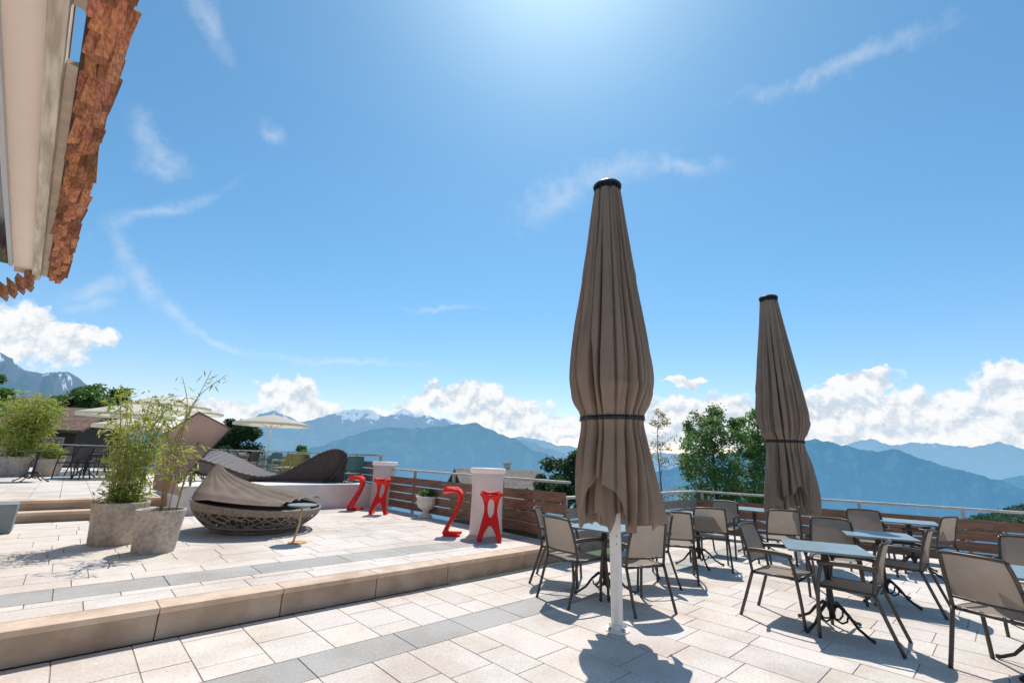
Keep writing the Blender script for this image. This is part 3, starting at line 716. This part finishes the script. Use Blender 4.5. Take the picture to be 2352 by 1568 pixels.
tr('second birch directly behind the smaller closed parasol',1738,945,1190,17.5,1.3,MT['birch'],10000,.10,2,ncl=66,tr=.06,low=.05,cs=.85)
tr('thin almost bare yellowish tree right of the tall closed parasol',1512,945,1180,15,.75,MT['dryleaf'],900,.07,3,ncl=34,tr=.03,low=.15)
tr('dark leafy treetop left of the tall closed parasol behind the fence',1305,1045,1180,22,1.5,MT['leafdk'],7000,.16,4,ncl=30)
tr('dark round tree left of the free standing cream parasol',540,968,1080,34,1.9,MT['leafdk'],6000,.22,5,ncl=34)
tr('green tree behind the chalet roofs',215,893,1040,50,3.4,MT['leaf'],6000,.35,6,ncl=34)
tr('green tree between the chalets and the bushy bamboo',275,897,1040,52,2.4,MT['leaf'],5000,.35,7,ncl=28)
tr('bright green tree at the left edge above the big potted bush',-12,868,1040,40,1.9,MT['leaf'],6000,.3,8,ncl=34)
tr('green treetop behind the fence right of the cream parasol',690,1022,1100,30,1.0,MT['leaf'],2500,.18,9,ncl=20)
tr('green bush at the foot of the chalet with the grey roof',1240,1092,1180,30,1.1,MT['leafdk'],3000,.16,12,ncl=20)
tr('small dark shrub behind the right fence, left of center',1425,1105,1190,26,1.4,MT['leafdk'],3000,.16,13,ncl=20)
m=MB(); rnd=random.Random(5)
for i in range(900):
    u=rnd.uniform(2190,2600); k=rnd.random(); v=lerp([(2190,1206),(2260,1186),(2352,1164),(2600,1125)],u)+k*34; d=240-60*k
    p=W(u,v,d); leafblob(m,p,(2.2,2.2,2.0),26,1.2,.5,rnd)
tag(m.build('far_wood',MT['leaffar']),'dark wooded slope at the far right beyond the fence','wood',kind='stuff')
# ---------------------------------------------------------------- terrain + mountains
def terr():
    rs=[3,9,14,20,28,38,50,70,100,150,220,330,500,800,1200,2000,3500,6000,9000,14000,25000]
    n=96; vs=[];fs=[]
    for r in rs:
        for k in range(n):
            a=2*math.pi*k/n; d=Vector((math.cos(a),math.sin(a),0)); p=d*r
            az=math.degrees(math.atan2(d.dot(RH),d.dot(FH)))
            w=min(1,max(0,(az+34)/14)) if az>-90 else 0
            if az>110: w=max(0,1-(az-110)/30)
            z=-.9-w*.34*max(0,r-16)-(1-w)*.12*max(0,r-60)
            z=max(z,-650)
            vs.append((p.x,p.y,z))
    for i in range(len(rs)-1):
        for k in range(n): fs.append((i*n+k,i*n+(k+1)%n,(i+1)*n+(k+1)%n,(i+1)*n+k))
    fs.append(tuple(range(n)))
    m=MB(); m.add(vs,fs); tag(m.build('ground',MT['grass'],None,True),kind='structure')
terr()
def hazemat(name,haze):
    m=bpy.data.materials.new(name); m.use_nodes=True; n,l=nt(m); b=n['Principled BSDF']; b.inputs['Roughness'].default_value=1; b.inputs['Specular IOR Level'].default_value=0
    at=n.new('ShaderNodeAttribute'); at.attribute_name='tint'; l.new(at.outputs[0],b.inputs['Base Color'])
    e=n.new('ShaderNodeEmission'); e.inputs[0].default_value=(*haze,1); e.inputs[1].default_value=1  # bluish emission paints distance haze into the mountain colour
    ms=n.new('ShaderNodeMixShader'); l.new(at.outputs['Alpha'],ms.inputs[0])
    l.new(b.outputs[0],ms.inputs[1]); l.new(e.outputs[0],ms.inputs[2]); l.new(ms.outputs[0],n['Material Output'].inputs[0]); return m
def ridge(name,pts,Rr,foot,hz,fac,seed,snow=None,zf=-700,amp=.12,cols=420,rows=80,sf_=.72):
    u0,u1=pts[0][0],pts[-1][0]; vs=[];cs=[]
    for i in range(cols+1):
        u=u0+(u1-u0)*i/cols; v=slerp(pts,u)*.5+lerp(pts,u)*.5
        v-=5*(noise.fractal(Vector((u*.03,seed,0)),.8,2.1,6))
        d=ray(u,v); hd=Vector((d.x,d.y,0)); te=d.z/hd.length; hd.normalize()
        zc=H+Rr*te
        vs.append(hd*(Rr*1.12)+Vector((0,0,zf))); cs.append((.05,.08,.05,fac))
        for j in range(rows+1):
            t=j/rows; r=Rr-(Rr-foot)*t
            x=hd*r
            nn=noise.ridged_multi_fractal(Vector((u*.008+ .6*noise.noise(Vector((u*.008,t*2,seed))),t*1.3,seed*3.3)),.85,2.15,7,1,2)
            z=zf+(zc-zf)*(1-t)**1.15+(nn-1.1)*(zc-zf)*amp*min(1,t*6)*(1-t)
            q=x+Vector((0,0,z)); vs.append(q)
            nz=noise.fractal(Vector((u*.03,t*9,seed+9)),.7,2.2,6)
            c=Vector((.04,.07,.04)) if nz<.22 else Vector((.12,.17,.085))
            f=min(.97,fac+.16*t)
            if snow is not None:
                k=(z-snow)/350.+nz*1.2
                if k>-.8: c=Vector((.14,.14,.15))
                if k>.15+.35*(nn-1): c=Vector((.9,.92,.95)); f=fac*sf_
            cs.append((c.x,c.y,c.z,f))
    n=rows+2; fs=[(i*n+j,(i+1)*n+j,(i+1)*n+j+1,i*n+j+1) for i in range(cols) for j in range(n-1)]
    m=MB(); m.v=[tuple(p) for p in vs]; m.f=fs; m.c=cs
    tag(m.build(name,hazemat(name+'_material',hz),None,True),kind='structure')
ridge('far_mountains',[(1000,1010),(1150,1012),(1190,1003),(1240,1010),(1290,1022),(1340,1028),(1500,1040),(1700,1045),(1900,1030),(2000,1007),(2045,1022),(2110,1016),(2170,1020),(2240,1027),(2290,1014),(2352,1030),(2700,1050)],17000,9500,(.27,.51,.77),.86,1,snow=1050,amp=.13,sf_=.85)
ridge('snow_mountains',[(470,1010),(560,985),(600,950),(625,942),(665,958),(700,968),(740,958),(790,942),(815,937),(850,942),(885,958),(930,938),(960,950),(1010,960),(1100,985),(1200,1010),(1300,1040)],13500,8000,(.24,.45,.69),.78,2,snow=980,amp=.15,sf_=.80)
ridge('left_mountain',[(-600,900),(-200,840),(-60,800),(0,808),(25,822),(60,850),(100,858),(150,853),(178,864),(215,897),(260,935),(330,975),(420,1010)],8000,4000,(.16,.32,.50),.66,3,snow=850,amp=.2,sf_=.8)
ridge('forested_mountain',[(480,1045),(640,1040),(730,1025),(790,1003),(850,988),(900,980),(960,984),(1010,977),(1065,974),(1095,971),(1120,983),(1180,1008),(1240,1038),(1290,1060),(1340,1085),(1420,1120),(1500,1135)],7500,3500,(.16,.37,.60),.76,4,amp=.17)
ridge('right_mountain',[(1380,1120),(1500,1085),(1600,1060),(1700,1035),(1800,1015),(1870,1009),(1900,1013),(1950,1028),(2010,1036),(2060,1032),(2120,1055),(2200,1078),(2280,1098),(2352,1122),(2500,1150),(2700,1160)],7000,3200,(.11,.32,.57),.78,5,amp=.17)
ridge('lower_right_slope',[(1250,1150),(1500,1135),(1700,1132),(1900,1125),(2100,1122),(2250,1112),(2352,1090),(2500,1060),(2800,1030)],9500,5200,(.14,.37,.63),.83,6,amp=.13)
# ---------------------------------------------------------------- world
EL=R_(60); AZ=R_(49)
S=Vector((math.cos(EL)*math.sin(AZ),math.cos(EL)*math.cos(AZ),math.sin(EL)))
w=bpy.data.worlds.new('World'); sc.world=w; w.use_nodes=True; n=w.node_tree.nodes; l=w.node_tree.links
bg=n['Background']; STR=.10; bg.inputs[1].default_value=STR
sky=n.new('ShaderNodeTexSky'); sky.sky_type='NISHITA'; sky.sun_disc=False; sky.sun_elevation=EL; sky.sun_rotation=AZ; sky.altitude=900; sky.air_density=1.0; sky.dust_density=.6; sky.ozone_density=2.0
tc=n.new('ShaderNodeTexCoord')
def mth(op,a,b=None,c=None,clamp=False):
    x=n.new('ShaderNodeMath'); x.operation=op; x.use_clamp=clamp
    for i,q in enumerate((a,b,c)):
        if q is None: continue
        if isinstance(q,(int,float)): x.inputs[i].default_value=q
        else: l.new(q,x.inputs[i])
    return x.outputs[0]
def vm(op,a,b=None,s=None):
    x=n.new('ShaderNodeVectorMath'); x.operation=op
    for i,q in enumerate((a,b)):
        if q is None: continue
        if isinstance(q,(tuple,Vector)): x.inputs[i].default_value=q
        else: l.new(q,x.inputs[i])
    if s is not None: x.inputs['Scale'].default_value=s
    return x
def sstep(x,a,b):
    m_=n.new('ShaderNodeMapRange'); m_.interpolation_type='SMOOTHSTEP'; m_.inputs['From Min'].default_value=a; m_.inputs['From Max'].default_value=b
    l.new(x,m_.inputs['Value']); return m_.outputs[0]
def cmix(f,a,b):
    x=n.new('ShaderNodeMix'); x.data_type='RGBA'; l.new(f,x.inputs['Factor'])
    for k,q in(('A',a),('B',b)):
        if isinstance(q,tuple): x.inputs[k].default_value=(*q,1)
        else: l.new(q,x.inputs[k])
    return x.outputs['Result']
dirn=vm('NORMALIZE',tc.outputs['Generated']).outputs[0]
dx=vm('DOT_PRODUCT',dirn,tuple(RH)).outputs['Value']; dy=vm('DOT_PRODUCT',dirn,tuple(FH)).outputs['Value']; dz=vm('DOT_PRODUCT',dirn,(0,0,1)).outputs['Value']
az=mth('ARCTAN2',dx,dy); el=mth('ARCSINE',dz)
cmb=n.new('ShaderNodeCombineXYZ'); l.new(az,cmb.inputs[0]); l.new(el,cmb.inputs[1]); P=cmb.outputs[0]
def nse(vec,scale,detail=6,rough=.6):
    x=n.new('ShaderNodeTexNoise'); x.noise_dimensions='2D'; x.inputs['Scale'].default_value=scale; x.inputs['Detail'].default_value=detail; x.inputs['Roughness'].default_value=rough; l.new(vec,x.inputs['Vector']); return x
def azel(u,v):
    d=ray(u,v).normalized(); return math.atan2(d.dot(RH),d.dot(FH)), math.asin(d.z)
def mask(Pv,ells):
    cur=None
    for e in ells:
        if e[0]=='seg':
            _,u1,v1,u2,v2,wd=e; a1,e1=azel(u1,v1); a2,e2=azel(u2,v2); _,ew=azel((u1+u2)/2,(v1+v2)/2-wd); _,em=azel((u1+u2)/2,(v1+v2)/2)
            loc=((a1+a2)/2,(e1+e2)/2,0); rot=math.atan2(e2-e1,a2-a1); scl=(math.hypot(a2-a1,e2-e1)*.62,abs(ew-em),1)
        else:
            (u,v,hu,hv,rt)=e; a0,e0=azel(u,v); a1,_=azel(u+hu,v); _,e1=azel(u,v-hv)
            loc=(a0,e0,0); rot=R_(rt); scl=(abs(a1-a0),abs(e1-e0),1)
        mp=n.new('ShaderNodeMapping'); mp.vector_type='TEXTURE'
        mp.inputs['Location'].default_value=loc; mp.inputs['Rotation'].default_value=(0,0,rot); mp.inputs['Scale'].default_value=scl
        l.new(Pv,mp.inputs[0]); ln=vm('LENGTH',mp.outputs[0]).outputs['Value']; s=mth('SUBTRACT',1,ln)
        cur=s if cur is None else mth('MAXIMUM',cur,s)
    return cur
CUM=[(20,760,110,85,0),(120,785,110,55,0),(190,775,85,32,0),
(660,905,75,38,0),(710,940,90,26,0),(500,938,130,22,0),
(1010,915,75,34,0),(1100,915,95,38,0),(1160,955,130,42,0),(930,955,80,28,0),(1270,985,120,34,0),
(1570,880,52,11,0),(1600,950,190,45,0),(1560,995,260,36,0),(1970,880,100,26,0),(1900,940,150,44,0),(2080,950,200,60,0),(2320,890,120,60,0),(2330,960,190,85,0),(1990,995,350,40,0)]
n1=nse(P,20,5,.6); off=vm('SCALE',vm('SUBTRACT',n1.outputs['Color'],(.5,.5,.5)).outputs[0],s=.06).outputs[0]
P1=vm('ADD',P,off).outputs[0]
M1=mask(P1,CUM)
Pup=vm('ADD',P,(-.004,.014,0)).outputs[0]
n2=nse(P,26,6,.6); n3=nse(Pup,26,6,.6)
dens=mth('ADD',mth('MULTIPLY',M1,1.9),mth('MULTIPLY',mth('SUBTRACT',n2.outputs['Fac'],.45),1.6))
alpha=sstep(dens,-.08,.50)
lit=mth('ADD',.70,mth('MULTIPLY',mth('SUBTRACT',n2.outputs['Fac'],n3.outputs['Fac']),2.8))
lit=mth('SUBTRACT',lit,mth('MULTIPLY',M1,.22)); lit=sstep(lit,.05,.88)
cmo=cmix(lit,(6.2,7.2,8.3),(9.7,9.8,9.9))
CIR=[('seg',310,250,365,330,38),('seg',340,320,410,380,42),('seg',330,375,400,385,24),
('seg',480,440,270,520,16),('seg',250,530,280,610,22),('seg',270,600,350,700,24),('seg',340,690,450,760,14),('seg',450,760,560,805,9),('seg',260,640,160,680,20),('seg',170,700,240,685,16),
('seg',1210,480,1330,420,44),('seg',1320,415,1500,370,30),('seg',1500,375,1640,385,20),('seg',1760,210,2080,95,22),('seg',450,0,520,110,36),('seg',600,290,640,330,22),('seg',960,703,1090,703,7),('seg',660,825,930,845,9)]
c1=nse(P,6,5,.62); off=vm('SCALE',vm('SUBTRACT',c1.outputs['Color'],(.5,.5,.5)).outputs[0],s=.075).outputs[0]
P2=vm('ADD',P,off).outputs[0]; M2=mask(P2,CIR)
c2=nse(P,26,7,.7)
ci=mth('MULTIPLY',sstep(mth('ADD',M2,mth('MULTIPLY',mth('SUBTRACT',c2.outputs['Fac'],.5),1.9)),-.6,1.6),.38)
hzf=mth('POWER',mth('SUBTRACT',1,mth('ABSOLUTE',dz)),6)
tcol=cmix(hzf,(.95,1.54,1.60),(1.80,1.28,1.28))
tint=n.new('ShaderNodeMix'); tint.data_type='RGBA'; tint.blend_type='MULTIPLY'; tint.inputs['Factor'].default_value=1
l.new(sky.outputs[0],tint.inputs['A']); l.new(tcol,tint.inputs['B'])
cs=vm('DOT_PRODUCT',dirn,tuple(S)).outputs['Value']
cl_=mth('MAXIMUM',cs,0)
gl=mth('ADD',mth('MULTIPLY',mth('POWER',cl_,40),3.2),mth('MULTIPLY',mth('POWER',cl_,6),.35))
gc=n.new('ShaderNodeCombineXYZ')
l.new(gl,gc.inputs[0]); l.new(mth('MULTIPLY',gl,.92),gc.inputs[1]); l.new(mth('MULTIPLY',gl,.75),gc.inputs[2])
skc=vm('ADD',tint.outputs['Result'],gc.outputs[0]).outputs[0]
x1=cmix(ci,skc,(8.5,9.0,9.6)); x2=cmix(alpha,x1,cmo)
l.new(x2,bg.inputs[0])
w.cycles.sampling_method='MANUAL'; w.cycles.sample_map_resolution=512
su=bpy.data.lights.new('sun','SUN'); su.energy=4.6; su.angle=R_(.5); su.color=(1,.94,.86)
so=bpy.data.objects.new('sun',su); C.objects.link(so); so.rotation_euler=S.to_track_quat('Z','Y').to_euler()
